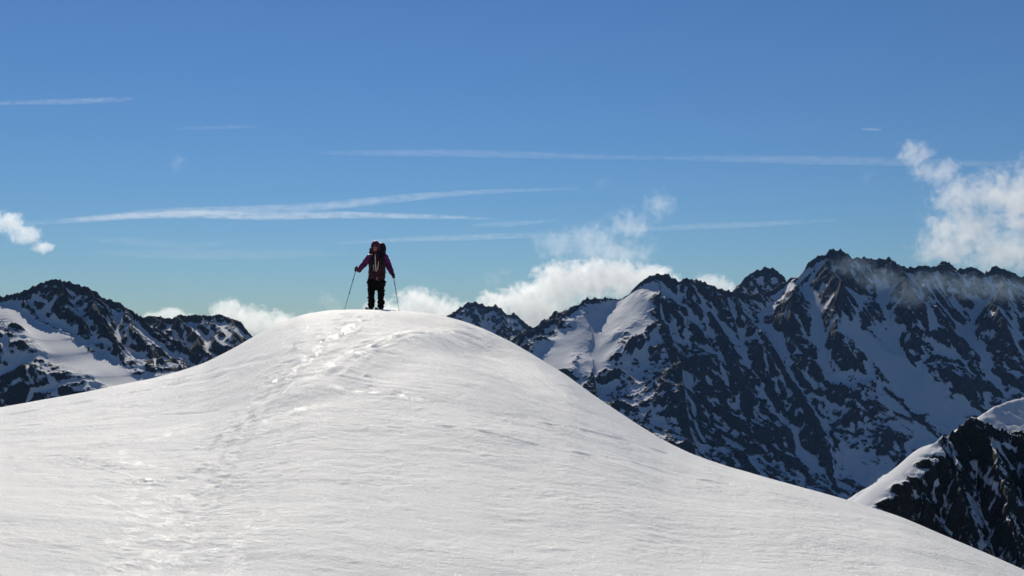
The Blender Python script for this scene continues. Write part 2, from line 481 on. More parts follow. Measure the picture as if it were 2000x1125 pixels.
def mountain(name, u0, u1, nu, Y0, Y1, ny, ridges, mat, base, rib=60.0, rib_amp=22.0, s1=1.35, s2=0.7, Ls=130.0,
             fill=6, near=1.0, crest=None, warp=30.0, big=220.0, big_amp=30.0, snow_bias=0.0, slope_c=0.95, seed=1, label=None, rough=1.0, soft=(), jag=9.0):
    U, Yy = np.meshgrid(np.linspace(u0, u1, nu), np.linspace(Y0, Y1, ny), indexing='xy')
    X = U * Yy
    wx = X + warp * fbm(X / (warp * 5), Yy / (warp * 5), 4, seed * 7 + 1)
    wy = Yy + warp * fbm(X / (warp * 5), Yy / (warp * 5), 4, seed * 7 + 5)
    H = np.full(X.shape, base); D = np.full(X.shape, 1e4); ARC = np.zeros(X.shape)
    for k, rd in enumerate(ridges):
        pts = [at(p[0], p[1], p[2] if crest is None else crest - (crest - p[2]) * (near if p[2] < crest else 1)) for p in rd['p']]
        P = wiggle(pts, rd.get('n', 3), rd.get('amp', 0.06), seed * 50 + k)
        f1, f2 = rd.get('s1', s1), rd.get('s2', s2)
        left = rd.get('left', 1.0); right = rd.get('right', 1.0)
        s0 = 1000.0 * k
        gx, gy = (X + .4 * warp * perlin(X / 260, Yy / 260, 71), Yy + .4 * warp * perlin(X / 260, Yy / 260, 72)) if 'conv' in rd else (wx, wy)
        for a, b in zip(P[:-1], P[1:]):
            dx, dy = b.x - a.x, b.y - a.y
            L2 = max(dx * dx + dy * dy, 1e-6)
            t = np.clip(((gx - a.x) * dx + (gy - a.y) * dy) / L2, 0, 1)
            ox, oy = gx - a.x - t * dx, gy - a.y - t * dy
            d = np.hypot(ox, oy)
            fac = np.where(ox < 0, left, right)
            drop = (f2 * d + (f1 - f2) * Ls * (1 - np.exp(-d / Ls))) * fac
            if 'conv' in rd:      # gentle terrace that breaks off into a steep wall
                drop = drop + rd['conv'][1] * np.clip(d - rd['conv'][0], 0, None) * (ox < 0 if rd.get('conv_left') else 1)
            h = a.z + t * (b.z - a.z) - drop
            mk = h > H
            H = np.where(mk, h, H); D = np.where(mk, d, D); ARC = np.where(mk, s0 + t * math.sqrt(L2), ARC)
            s0 += math.sqrt(L2)
    # places where smooth snow covers (or bare rock shows through) the relief
    SM = np.zeros(X.shape); SB = np.zeros(X.shape)
    if soft:
        vv = H / Yy
        wob = 9 * fbm(X / (1.6 * rib), Yy / (1.6 * rib), 4, seed * 7 + 61)
        for (px, py, wx_, wy_, rot, sm_, sb_) in soft:
            cu, cv = ray(px, py)
            du, dv = (U - cu) * F + wob, -(vv - cv) * F
            c_, s_ = math.cos(R(rot)), math.sin(R(rot))
            q = ((du * c_ + dv * s_) / wx_) ** 2 + ((-du * s_ + dv * c_) / wy_) ** 2
            g_ = np.exp(-q * q)
            SM = np.maximum(SM, sm_ * g_); SB = SB + sb_ * g_
    calm = 1 - np.clip(1.05 * SM, 0, 1)
    # flutes and ribs running down from the crests
    k = np.clip(D / (rib * 1.6), 0, 1)
    aw = ARC + 0.35 * rib * fbm(X / (2.2 * rib), Yy / (2.2 * rib), 3, seed * 7 + 9)
    ribs = ridged(aw / rib, D / (6 * rib), 3, seed * 7 + 13)
    H = H + calm * rib_amp * k * (ribs - 0.4)
    H = H + calm * big_amp * np.clip(D / 150, 0.12, 1) * (ridged(wx / big, wy / big, 5, seed * 7 + 21, 0.55) - 0.6)
    H = H + calm * rough * 9.0 * np.clip(D / 40, 0.45, 1) * fbm(X / 32, Yy / 32, 4, seed * 7 + 31, 0.66)
    H = H + calm * jag * np.exp(-D / 60) * (ridged(ARC / (jag * 4.5), D / (jag * 12), 3, seed * 7 + 35, 0.6) - 0.5)
    # snow settles in the hollows
    Bl = box_blur(box_blur(H, fill), fill)
    conc = Bl - H
    H2 = np.maximum(H, Bl - 2.0)
    H2 = np.maximum(H2, box_blur(box_blur(H, 3 * fill), 3 * fill) - 14.0)
    filled = np.clip((H2 - H) / 4.0, 0, 1)
    if soft:
        w_ = np.clip(0.95 * box_blur(SM, 3), 0, 1)
        H2 = H2 * (1 - w_) + box_blur(box_blur(H2, 7), 7) * w_
    dY = np.gradient(H2, axis=0) / ((Y1 - Y0) / (ny - 1))
    dX = np.gradient(H2, axis=1) / ((u1 - u0) / (nu - 1) * Yy)
    sl = np.hypot(dX, dY - dX * U)
    tex = fbm(aw / (rib * .8), D / (rib * 2.4), 4, seed * 7 + 41, 0.6)
    flute = fbm(aw / (rib * .18), D / (rib * 1.1), 3, seed * 7 + 45, 0.6)
    strata = fbm((H2 + 0.55 * X + 14 * tex) / (rib * .45), (X - .4 * H2) / (rib * 3), 3, seed * 7 + 51, .6)
    S = 0.5 + 0.45 * flute + 0.40 * strata + 0.55 * (slope_c - sl) + 0.40 * filled + 0.022 * np.clip(conc, -12, 12) + 0.38 * tex + snow_bias
    S = S + SB
    me = grid_mesh(name, X, Yy, H2)
    a = me.attributes.new('snow', 'FLOAT', 'POINT')
    a.data.foreach_set('value', np.clip(S, -1, 2).astype(np.float32).ravel())
    o = link(name, me, mat)
    tag(o, label, kind='structure')
    return o

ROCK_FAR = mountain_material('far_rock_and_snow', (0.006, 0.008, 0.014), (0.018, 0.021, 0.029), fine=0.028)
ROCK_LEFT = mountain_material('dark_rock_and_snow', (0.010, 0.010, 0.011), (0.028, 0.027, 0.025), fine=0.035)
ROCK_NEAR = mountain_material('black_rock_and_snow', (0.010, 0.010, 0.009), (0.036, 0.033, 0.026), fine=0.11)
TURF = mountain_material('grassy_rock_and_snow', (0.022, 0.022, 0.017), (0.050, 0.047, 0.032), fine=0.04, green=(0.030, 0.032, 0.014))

main = [
    dict(p=[(1000, 690, 4550), (1015, 655, 4650), (1060, 633, 4750), (1110, 603, 4850), (1150, 582, 4950), (1185, 580, 5000), (1215, 577, 5000), (1240, 560, 5000),
            (1265, 541, 5000), (1285, 535, 5000), (1305, 537, 5000), (1320, 550, 5010), (1340, 546, 5020), (1370, 549, 5050), (1400, 563, 5080), (1430, 571, 5100),
            (1480, 574, 5150), (1510, 568, 5200), (1560, 530, 5250), (1600, 499, 5300), (1620, 487, 5300), (1650, 490, 5300), (1665, 503, 5300), (1690, 505, 5320),
            (1720, 508, 5320), (1738, 503, 5320), (1760, 520, 5320), (1800, 520, 5350), (1850, 519, 5380), (1870, 528, 5400), (1900, 520, 5400), (1920, 533, 5400),
            (1945, 519, 5400), (1985, 535, 5420), (2010, 548, 5420), (2100, 560, 5450), (2250, 540, 5500)], n=2, amp=0.05),
    dict(p=[(1415, 590, 5500), (1445, 556, 5600), (1475, 530, 5650), (1490, 521, 5650), (1512, 523, 5650), (1533, 541, 5650), (1560, 580, 5600)], n=2, amp=0.05),
    dict(p=[(1830, 520, 5700), (1846, 508, 5700), (1866, 524, 5700)], n=2, amp=.04),
    dict(p=[(1285, 536, 5000), (1278, 590, 4850), (1262, 625, 4720), (1235, 648, 4600), (1190, 668, 4480), (1150, 700, 4350), (1110, 742, 4200), (1080, 800, 4050)], left=0.72, s1=1.1),
    dict(p=[(1283, 605, 4800), (1296, 645, 4620), (1285, 690, 4450), (1262, 725, 4300), (1225, 785, 4080), (1190, 850, 3900)], left=0.8),
    dict(p=[(1300, 640, 4620), (1320, 700, 4350), (1350, 790, 4020), (1370, 870, 3780), (1390, 960, 3550)]),
    dict(p=[(1345, 546, 5020), (1385, 610, 4750), (1420, 690, 4450), (1450, 780, 4120), (1500, 900, 3750), (1530, 980, 3560)]),
    dict(p=[(1430, 571, 5100), (1470, 630, 4800), (1520, 700, 4520), (1570, 790, 4180), (1610, 880, 3880), (1640, 960, 3640)]),
    dict(p=[(1560, 531, 5250), (1545, 600, 4950), (1570, 660, 4700), (1610, 740, 4420), (1650, 810, 4180), (1690, 890, 3900)]),
    dict(p=[(1625, 488, 5300), (1636, 560, 5000), (1632, 630, 4750), (1660, 700, 4550), (1700, 770, 4330)]),
    dict(p=[(1738, 503, 5320), (1765, 580, 5050), (1782, 660, 4780), (1775, 715, 4620), (1830, 790, 4380), (1880, 850, 4200)]),
    dict(p=[(1800, 520, 5350), (1835, 610, 5000), (1870, 690, 4760), (1930, 760, 4550)]),
    dict(p=[(1945, 519, 5400), (1940, 600, 5050), (1960, 680, 4800), (2010, 750, 4560), (2060, 820, 4300)]),
    dict(p=[(2060, 555, 5440), (2090, 650, 5000), (2140, 760, 4600)]),
    dict(p=[(1150, 583, 4950), (1130, 630, 4800), (1100, 670, 4650), (1060, 720, 4450)], left=0.8, s1=1.0, s2=.6),
    dict(p=[(1060, 634, 4750), (1035, 675, 4600), (1000, 720, 4450)]),
]
MAIN_SOFT = [  # px, py, half sizes, rotation, smoothing, extra snow
    (1212, 614, 85, 36, -32, .82, .5), (1125, 660, 85, 34, -42, .82, .5), (1165, 700, 60, 26, -45, .8, .4), (1090, 700, 50, 30, -40, .9, .4), (1250, 640, 30, 18, -50, .7, .5),
    (1470, 800, 150, 120, 20, 0, -.42), (1330, 740, 60, 90, 10, 0, -.25), (1560, 900, 120, 60, 20, 0, -.1),
    (1745, 715, 130, 26, 42, .8, .6), (1840, 800, 120, 40, 40, .7, .5), (1765, 820, 90, 30, 45, .6, .4), (1660, 655, 50, 20, 60, .6, .3),
    (1630, 540, 30, 50, 0, 0, -.35), (1560, 545, 50, 9, -38, .8, .5), (1700, 640, 40, 60, 0, 0, -.1), (1880, 640, 60, 60, 0, 0, -.1), (1930, 720, 60, 50, 0, 0, -.15),
    (1700, 930, 80, 40, 35, .6, .4)] + [streak(*a) for a in (
    (1362, 565, 1400, 690, 6, .5), (1400, 690, 1442, 800, 5, .6), (1330, 600, 1350, 700, 5, .45), (1445, 600, 1500, 690, 7, .5), (1500, 690, 1585, 830, 6, .6), (1405, 580, 1440, 660, 5, .4),
    (1590, 570, 1598, 660, 7, .5), (1598, 660, 1660, 770, 6, .6), (1690, 560, 1668, 640, 8, .4), (1745, 560, 1750, 700, 9, .5), (1815, 560, 1822, 680, 7, .5), (1865, 570, 1905, 690, 7, .4),
    (1905, 600, 1900, 700, 6, .4), (1975, 570, 1985, 700, 8, .5), (1240, 690, 1215, 740, 8, .5), (1330, 760, 1380, 880, 5, .45), (1420, 850, 1500, 930, 8, .5), (1540, 840, 1600, 930, 8, .5),
    (1630, 850, 1700, 950, 8, .6), (1250, 700, 1290, 640, 6, .7), (1800, 700, 1850, 780, 5, -.5), (1720, 740, 1800, 830, 5, -.6), (1760, 780, 1840, 870, 4, -.6), (1880, 760, 1925, 810, 5, -.5))]
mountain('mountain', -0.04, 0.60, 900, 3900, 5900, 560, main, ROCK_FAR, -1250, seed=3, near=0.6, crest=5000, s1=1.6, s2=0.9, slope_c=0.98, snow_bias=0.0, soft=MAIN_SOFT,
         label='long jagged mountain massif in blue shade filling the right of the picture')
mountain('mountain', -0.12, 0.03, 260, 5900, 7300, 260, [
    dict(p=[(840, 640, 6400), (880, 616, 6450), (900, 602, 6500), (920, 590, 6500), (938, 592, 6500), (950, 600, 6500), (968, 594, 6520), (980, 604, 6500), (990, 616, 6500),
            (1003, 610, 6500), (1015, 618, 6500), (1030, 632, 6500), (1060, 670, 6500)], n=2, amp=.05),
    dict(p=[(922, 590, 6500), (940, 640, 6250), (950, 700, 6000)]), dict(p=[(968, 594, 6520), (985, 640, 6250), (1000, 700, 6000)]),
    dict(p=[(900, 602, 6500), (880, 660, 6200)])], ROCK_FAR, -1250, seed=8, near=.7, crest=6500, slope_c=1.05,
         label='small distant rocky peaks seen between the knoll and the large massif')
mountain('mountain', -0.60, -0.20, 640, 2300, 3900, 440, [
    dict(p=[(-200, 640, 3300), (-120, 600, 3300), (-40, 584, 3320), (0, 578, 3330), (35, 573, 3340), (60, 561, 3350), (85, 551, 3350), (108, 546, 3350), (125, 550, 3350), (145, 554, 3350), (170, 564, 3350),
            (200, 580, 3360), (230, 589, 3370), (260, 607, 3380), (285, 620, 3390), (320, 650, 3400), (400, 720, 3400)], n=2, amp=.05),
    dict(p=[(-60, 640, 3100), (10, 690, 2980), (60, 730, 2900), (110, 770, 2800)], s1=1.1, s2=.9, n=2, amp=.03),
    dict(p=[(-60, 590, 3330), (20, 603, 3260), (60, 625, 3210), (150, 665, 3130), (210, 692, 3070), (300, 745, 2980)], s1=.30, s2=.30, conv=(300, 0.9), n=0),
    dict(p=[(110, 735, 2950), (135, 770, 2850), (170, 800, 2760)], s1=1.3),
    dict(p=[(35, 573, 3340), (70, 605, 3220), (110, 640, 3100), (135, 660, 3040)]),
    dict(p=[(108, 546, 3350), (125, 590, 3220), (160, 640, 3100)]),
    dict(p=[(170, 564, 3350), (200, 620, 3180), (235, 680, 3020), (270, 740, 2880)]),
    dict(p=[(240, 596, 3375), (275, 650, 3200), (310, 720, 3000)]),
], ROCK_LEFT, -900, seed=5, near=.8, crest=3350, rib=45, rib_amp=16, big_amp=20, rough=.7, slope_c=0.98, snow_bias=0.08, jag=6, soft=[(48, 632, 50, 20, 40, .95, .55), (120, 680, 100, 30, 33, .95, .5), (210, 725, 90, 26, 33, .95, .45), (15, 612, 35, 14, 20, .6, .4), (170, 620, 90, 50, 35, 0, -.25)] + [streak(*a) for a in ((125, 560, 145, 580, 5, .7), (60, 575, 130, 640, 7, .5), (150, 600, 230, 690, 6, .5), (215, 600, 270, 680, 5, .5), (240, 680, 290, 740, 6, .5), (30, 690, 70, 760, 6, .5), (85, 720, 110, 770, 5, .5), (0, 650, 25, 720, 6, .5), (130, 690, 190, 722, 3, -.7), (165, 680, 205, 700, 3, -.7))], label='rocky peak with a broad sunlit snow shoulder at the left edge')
mountain('mountain', -0.42, -0.16, 420, 2700, 4300, 360, [
    dict(p=[(220, 660, 3700), (270, 622, 3720), (300, 615, 3720), (330, 621, 3720), (350, 615, 3720), (375, 616, 3730), (400, 615, 3730), (422, 614, 3730), (442, 620, 3730), (466, 633, 3730), (492, 655, 3730),
            (540, 720, 3700), (600, 800, 3700)], n=2, amp=.03),
    dict(p=[(300, 615, 3720), (330, 660, 3520), (350, 700, 3380), (380, 760, 3200)]),
    dict(p=[(350, 615, 3720), (385, 660, 3520), (410, 700, 3380)]),
    dict(p=[(385, 615, 3730), (425, 660, 3530), (450, 700, 3380)]),
    dict(p=[(422, 614, 3730), (455, 650, 3560), (490, 700, 3400)]),
], TURF, -900, seed=6, rib=40, rib_amp=16, big_amp=14, slope_c=0.86, snow_bias=0.0, rough=.6, jag=4, soft=[streak(*a) for a in ((345, 622, 372, 680, 5, .9), (362, 618, 420, 690, 6, .9), (392, 622, 440, 680, 5, .9), (415, 624, 462, 672, 5, .9), (440, 632, 478, 660, 4, .9), (300, 630, 350, 700, 5, .7), (330, 640, 385, 720, 5, .6), (460, 640, 482, 660, 3, .8))] + [(380, 650, 110, 40, 20, 0, -.2)], label='lower brown ridge streaked with snow behind the left peak')
# near crag and the sunny shoulder behind it, low on the right
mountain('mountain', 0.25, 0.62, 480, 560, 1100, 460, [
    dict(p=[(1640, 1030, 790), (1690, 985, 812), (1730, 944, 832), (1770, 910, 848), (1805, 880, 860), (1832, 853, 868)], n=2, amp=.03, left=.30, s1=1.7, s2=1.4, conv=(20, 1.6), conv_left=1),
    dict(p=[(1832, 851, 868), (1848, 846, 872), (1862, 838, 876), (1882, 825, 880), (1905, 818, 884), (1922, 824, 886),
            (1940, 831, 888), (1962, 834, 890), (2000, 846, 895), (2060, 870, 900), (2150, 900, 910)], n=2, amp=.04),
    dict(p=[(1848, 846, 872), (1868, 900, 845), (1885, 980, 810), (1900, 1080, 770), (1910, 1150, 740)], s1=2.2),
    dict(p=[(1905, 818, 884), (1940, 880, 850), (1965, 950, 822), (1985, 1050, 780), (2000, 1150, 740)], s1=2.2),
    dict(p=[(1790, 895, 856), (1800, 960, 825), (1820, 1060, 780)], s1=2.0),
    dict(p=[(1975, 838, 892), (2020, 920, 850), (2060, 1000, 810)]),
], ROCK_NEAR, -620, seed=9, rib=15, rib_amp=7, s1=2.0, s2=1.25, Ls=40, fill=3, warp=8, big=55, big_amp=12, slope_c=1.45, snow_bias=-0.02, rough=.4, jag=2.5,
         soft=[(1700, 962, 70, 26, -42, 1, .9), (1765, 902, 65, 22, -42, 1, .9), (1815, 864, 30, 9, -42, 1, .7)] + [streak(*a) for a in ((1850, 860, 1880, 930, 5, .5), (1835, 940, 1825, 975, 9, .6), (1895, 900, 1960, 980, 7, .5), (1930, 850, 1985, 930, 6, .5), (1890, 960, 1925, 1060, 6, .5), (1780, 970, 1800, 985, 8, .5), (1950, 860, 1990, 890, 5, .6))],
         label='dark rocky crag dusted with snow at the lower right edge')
mountain('mountain', 0.30, 0.72, 240, 1250, 1900, 160, [
    dict(p=[(1850, 930, 1480), (1885, 855, 1510), (1920, 808, 1540), (1950, 794, 1560), (1980, 782, 1580), (2020, 768, 1600), (2100, 740, 1650), (2200, 720, 1680)], n=2, amp=.02),
    dict(p=[(2100, 740, 1650), (2060, 830, 1420)])], ROCK_LEFT, -700, seed=12, rib=40, rib_amp=2, s1=.75, s2=.7, warp=10, big_amp=5, rough=.15, jag=1, slope_c=1.3, snow_bias=.3,
         label='smooth sunlit snow shoulder rising behind the dark crag')

# valley floor beneath all of it
me = bpy.data.meshes.new('valley_floor')
gx, gy = np.meshgrid(np.linspace(-7000, 7000, 60), np.linspace(-2500, 8600, 60), indexing='xy')
me = grid_mesh('valley_floor', gx, gy, -1100 + 40 * fbm(gx / 1500, gy / 1500, 3, 200))
valley = link('valley_floor', me, mountain_material('valley_forest_and_snow', (0.03, 0.035, 0.028), (0.06, 0.06, 0.05), fine=0.004))
at_ = me.attributes.new('snow', 'FLOAT', 'POINT'); at_.data.foreach_set('value', np.full(gx.size, 0.5, np.float32))
tag(valley, 'deep valley floor between the mountains', kind='structure')

# ------------------------------------------------------------------ clouds, contrails
def remeshed(name, verts, faces, voxel, smooth=4):
    me = bpy.data.meshes.new(name); me.from_pydata(verts, [], faces)
    o = bpy.data.objects.new(name + '_tmp', me); COL.objects.link(o)
    md = o.modifiers.new('r', 'REMESH'); md.mode = 'VOXEL'; md.voxel_size = voxel
    if smooth:
        sm = o.modifiers.new('s', 'SMOOTH'); sm.iterations = smooth; sm.factor = 0.5
    dg = bpy.context.evaluated_depsgraph_get()
    out = bpy.data.meshes.new_from_object(o.evaluated_get(dg))
    out.name = name
    bpy.data.objects.remove(o); bpy.data.meshes.remove(me)
    return out

def ball(verts, faces, c, r, nu=14, nv=9):
    b0 = len(verts)
    verts.append((c[0], c[1], c[2] + r[2]))
    for j in range(1, nv):
        th = math.pi * j / nv
        for i in range(nu):
            ph = 2 * math.pi * i / nu
            verts.append((c[0] + r[0] * math.sin(th) * math.cos(ph), c[1] + r[1] * math.sin(th) * math.sin(ph), c[2] + r[2] * math.cos(th)))
    verts.append((c[0], c[1], c[2] - r[2])); last = len(verts) - 1
    for i in range(nu):
        faces.append((b0, b0 + 1 + i, b0 + 1 + (i + 1) % nu))
        faces.append((last, last - nu + (i + 1) % nu, last - nu + i))
    for j in range(nv - 2):
        for i in range(nu):
            a = b0 + 1 + j * nu; k = (i + 1) % nu
            faces.append((a + i, a + nu + i, a + nu + k, a + k))

def cloud(puffs, Y, dens, label, nscale=1.0, soft=0.35, wisp=1.5, name='cloud', cut=0.42, group='clouds over the ridges', aniso=0.58, gain=2.0):
    """puffs: (px, py, half width px, half height px)"""
    k = Y / F
    cx = sum(p[0] for p in puffs) / len(puffs); cyy = sum(p[1] for p in puffs) / len(puffs)
    org = at(cx, cyy, Y)
    rmax = max(p[3] for p in puffs) * k
    rows, verts, faces = [], [], []
    rr = random.Random(int(cx))
    for (px, py, w, h) in puffs:
        c = at(px, py, Y + rr.uniform(-.3, .3) * w * k) - org
        r = (w * k, max(h, 0.7 * w) * k, h * k)
        rows.append((c, r)); ball(verts, faces, c, r)
    me = remeshed(name, verts, faces, max(min(p[3] for p in puffs) * k / 5, rmax / 14), 2)
    o = link(name, me)
    o.location = org
    m, nt, N, L = new_mat(name + '_vapour')
    N.remove(N['Principled BSDF'])
    tc = N.new('ShaderNodeTexCoord'); v = tc.outputs['Object']
    fld = None
    for c, r in rows:
        q = vmath(nt, 'MULTIPLY', vmath(nt, 'SUBTRACT', v, tuple(c)), tuple(1 / x for x in r))
        f = mathn(nt, 'SUBTRACT', 1.0, vmath(nt, 'LENGTH', q))
        fld = f if fld is None else mathn(nt, 'SMOOTH_MAX', fld, f, 0.25)
    n = noise(nt, v, nscale * 2.4 / rmax, 6, 0.62, 0.5)
    s = mathn(nt, 'ADD', mathn(nt, 'MULTIPLY', fld, gain), mathn(nt, 'MULTIPLY', mathn(nt, 'SUBTRACT', n, 0.5), wisp * 2.8))
    d = mapr(nt, s, cut, cut + soft, 0.0, dens / k / 40.0, smooth=True)
    pv = N.new('ShaderNodeVolumePrincipled')
    pv.inputs['Color'].default_value = (0.60, 0.80, 1.0, 1) if name == 'mist' else (0.99, 0.99, 0.99, 1)
    pv.inputs['Anisotropy'].default_value = aniso
    L.new(d, pv.inputs['Density'])
    L.new(pv.outputs[0], N['Material Output'].inputs['Volume'])
    m.cycles.volume_step_rate = 0.5
    me.materials.append(m)
    tag(o, label, 'cloud', group)
    return o

CY = 10500
cloud([(-40, 440, 70, 34), (20, 435, 40, 32), (50, 460, 42, 26), (85, 484, 34, 16)], CY, 0.9, 'small bright white cloud at the left edge of the sky', 0.9, wisp=1.0, gain=1.5)
cloud([(300, 622, 30, 20), (335, 616, 40, 22), (375, 628, 36, 20)], CY, 1.1, 'low white cloud peeping over the left brown ridge', wisp=.9)
cloud([(445, 615, 42, 42), (490, 628, 50, 40), (540, 640, 60, 42), (610, 650, 60, 46), (660, 640, 60, 40)], CY, 0.9, 'white cloud bank between the left ridge and the knoll', 1.2, wisp=1.3)
cloud([(640, 585, 30, 26), (652, 602, 26, 26)], CY, 0.25, 'thin wisp of cloud left of the skier', 1.2, gain=1.1, cut=0.5, soft=.6)
cloud([(760, 625, 70, 50), (815, 600, 60, 48), (860, 610, 60, 42), (905, 625, 60, 40)], CY, 0.9, 'white cloud bank behind the skier on the crest', 1.3, wisp=1.5)
cloud([(965, 600, 50, 40), (1030, 590, 70, 50), (1090, 560, 70, 60), (1150, 545, 80, 50), (1210, 545, 80, 42), (1270, 545, 70, 36), (1050, 620, 80, 50)], CY, 1.0,
      'large bright cloud bank behind the middle peaks', 1.4, wisp=1.5)
cloud([(1090, 480, 70, 50), (1160, 470, 90, 55), (1230, 440, 70, 50), (1290, 400, 45, 42), (1200, 500, 120, 45)], CY + 300, 0.22, 'thin veil of vapour rising above the middle cloud bank', 1.2, wisp=1.2, gain=1.3, cut=0.42, soft=.6)
cloud([(1330, 560, 40, 24), (1390, 560, 55, 32), (1440, 575, 40, 22)], CY, 0.8, 'low cloud showing over the saddle between the right peaks', wisp=1.1)
cloud([(965, 545, 36, 30), (985, 530, 22, 20)], CY, 0.14, 'faint wisp above the distant small peaks', 1.2, gain=1.1, cut=0.5, soft=.6)
cloud([(1785, 300, 48, 34), (1830, 340, 60, 40), (1880, 385, 80, 60), (1950, 380, 80, 70), (2020, 400, 90, 110), (1890, 450, 110, 75), (1960, 490, 120, 60), (1850, 480, 90, 60)], CY + 800, 0.55,
      'tall drifting cloud above the peaks at the right edge', 1.7, wisp=1.6, soft=.7, gain=1.5)
cloud([(347, 318, 24, 30)], CY + 500, 0.10, 'tiny faint cloud shred high in the left sky', 1.0, gain=1.1, cut=0.5, soft=.6)
cloud([(1175, 357, 22, 20)], CY + 500, 0.10, 'tiny faint cloud shred high in the middle sky', 1.0, gain=1.1, cut=0.5, soft=.6)
cloud([(1695, 345, 26, 26)], CY + 500, 0.10, 'tiny faint cloud shred left of the tall right cloud', 1.0, gain=1.1, cut=0.5, soft=.6)
cloud([(1665, 520, 60, 30), (1720, 545, 70, 34), (1780, 575, 60, 34), (1820, 550, 80, 30), (1890, 560, 80, 36), (1960, 565, 80, 36)], 4700, 0.12,
      'grey mist drifting across the summits of the right massif', 1.3, name='mist', wisp=1.5, soft=.8, aniso=.3, group='mist on the massif')

def contrail(pts, Y, dens, label, speck=1.0):
    """pts: (px, py, half thickness px) along the trail"""
    k = Y / F
    P = [at(p[0], p[1], Y) for p in pts]; W = [p[2] * k * 1.3 for p in pts]
    # resample smoothly
    n = 40
    tt = np.linspace(0, len(P) - 1, n)
    ip = np.arange(len(P))
    xs, zs, ws = [np.interp(tt, ip, a) for a in ([p.x for p in P], [p.z for p in P], W)]
    ker = np.ones(5) / 5
    zs = np.convolve(np.pad(zs, 2, mode='edge'), ker, 'valid'); ws = np.convolve(np.pad(ws, 2, mode='edge'), ker, 'valid')
    org = P[len(P) // 2]
    A = np.linspace(0, 2 * np.pi, 11)[:-1]
    env = np.sin(np.linspace(0.02, np.pi - 0.02, n)) ** 0.22
    X = np.repeat(xs[:, None], 10, 1) - org.x
    Yy = np.outer(ws * env, np.cos(A))
    Z = zs[:, None] + np.outer(ws * env, np.sin(A)) - org.z
    me = grid_mesh('contrail', X, Yy, Z, wrap=True)
    bm = bmesh.new(); bm.from_mesh(me); bmesh.ops.holes_fill(bm, edges=[e for e in bm.edges if e.is_boundary]); bmesh.ops.recalc_face_normals(bm, faces=bm.faces); bm.to_mesh(me); bm.free()
    o = link('contrail', me)
    o.location = org
    m, nt, N, L = new_mat('contrail_ice')
    N.remove(N['Principled BSDF'])
    tc = N.new('ShaderNodeTexCoord')
    wmx = max(W)
    v = vmath(nt, 'MULTIPLY', tc.outputs['Object'], (0.35, 1, 1))
    nn = noise(nt, v, 1.1 / wmx, 5, 0.68, 0.6)
    d = mapr(nt, nn, 0.36, 0.68, 0.0, dens * 0.42 / wmx)
    pv = N.new('ShaderNodeVolumePrincipled')
    pv.inputs['Color'].default_value = (0.99, 0.98, 0.97, 1)
    pv.inputs['Anisotropy'].default_value = 0.45
    L.new(d, pv.inputs['Density']); L.new(pv.outputs[0], N['Material Output'].inputs['Volume'])
    m.cycles.volume_step_rate = 0.35
    me.materials.append(m)
    tag(o, label, 'contrail', 'aircraft contrails')
    return o
TY = 30000
contrail([(-60, 203, 4), (60, 200, 4), (140, 198, 5), (262, 193, 5)], TY, 0.20, 'short contrail high at the left edge of the sky')
contrail([(345, 251, 3), (430, 249, 3), (510, 247, 3)], TY, 0.09, 'very faint short contrail high in the left sky')
contrail([(615, 299, 4), (740, 298, 6), (900, 299, 6), (1010, 302, 6), (1150, 306, 5), (1330, 309, 5)], TY, 0.15, 'long thin contrail high above the skier')
contrail([(1300, 309, 5), (1450, 310, 7), (1600, 313, 7), (1760, 316, 7), (1900, 319, 6), (2080, 322, 6)], TY, 0.20, 'long contrail running behind the tall right cloud')
contrail([(20, 440, 4), (180, 427, 7), (330, 414, 8), (480, 410, 7), (600, 406, 7), (720, 394, 7), (850, 380, 6), (980, 373, 4), (1130, 368, 3)], TY, 0.45, 'long curving contrail, upper of the crossing pair left of the skier')
contrail([(130, 430, 4), (260, 421, 6), (400, 418, 7), (520, 424, 6), (640, 419, 6), (760, 421, 5), (880, 424, 4), (975, 428, 2.5)], TY + 1500, 0.75, 'bright contrail, lower of the crossing pair left of the skier')
contrail([(640, 476, 3), (760, 469, 4), (900, 464, 5), (1020, 460, 5), (1150, 459, 4)], TY, 0.28, 'thin contrail passing just above the skier\'s head')
contrail([(920, 440, 4), (1000, 437, 5), (1095, 430, 2)], TY, 0.22, 'faint short contrail below the bright one, right of the skier')
contrail([(1230, 449, 5), (1350, 443, 5), (1480, 438, 5), (1640, 430, 3)], TY, 0.25, 'thin contrail over the saddle of the right massif')
contrail([(1683, 252, 1.6), (1700, 252.5, 1.8), (1723, 253.5, 1.6)], TY, 0.4, 'tiny bright contrail left of the tall right cloud')
contrail([(180, 494, 6), (360, 497, 9), (520, 496, 9), (680, 494, 6)], TY, 0.15, 'broad pale contrail low above the left ridge')
contrail([(150, 467, 4), (260, 472, 7), (380, 482, 7), (470, 468, 5)], TY, 0.12, 'old smeared contrail above the left brown ridge')

# ------------------------------------------------------------------ haze
bm = bmesh.new()
bmesh.ops.create_cube(bm, size=1.0)
hm = bpy.data.meshes.new('haze'); bm.to_mesh(hm); bm.free()
haze = link('haze', hm, None, smooth=False)
haze.scale = (14400, 11500, 1850)
haze.location = (0, 3050, 620 - 925)
m, nt, N, L = new_mat('haze_air')
N.remove(N['Principled BSDF'])
pv = N.new('ShaderNodeVolumePrincipled')
pv.inputs['Color'].default_value = (0.27, 0.52, 1.0, 1)
pv.inputs['Density'].default_value = 9.0e-6
pv.inputs['Anisotropy'].default_value = 0.2
L.new(pv.outputs[0], N['Material Output'].inputs['Volume'])
hm.materials.append(m)
tag(haze, 'thin blue haze in the air over the valley', kind='stuff')
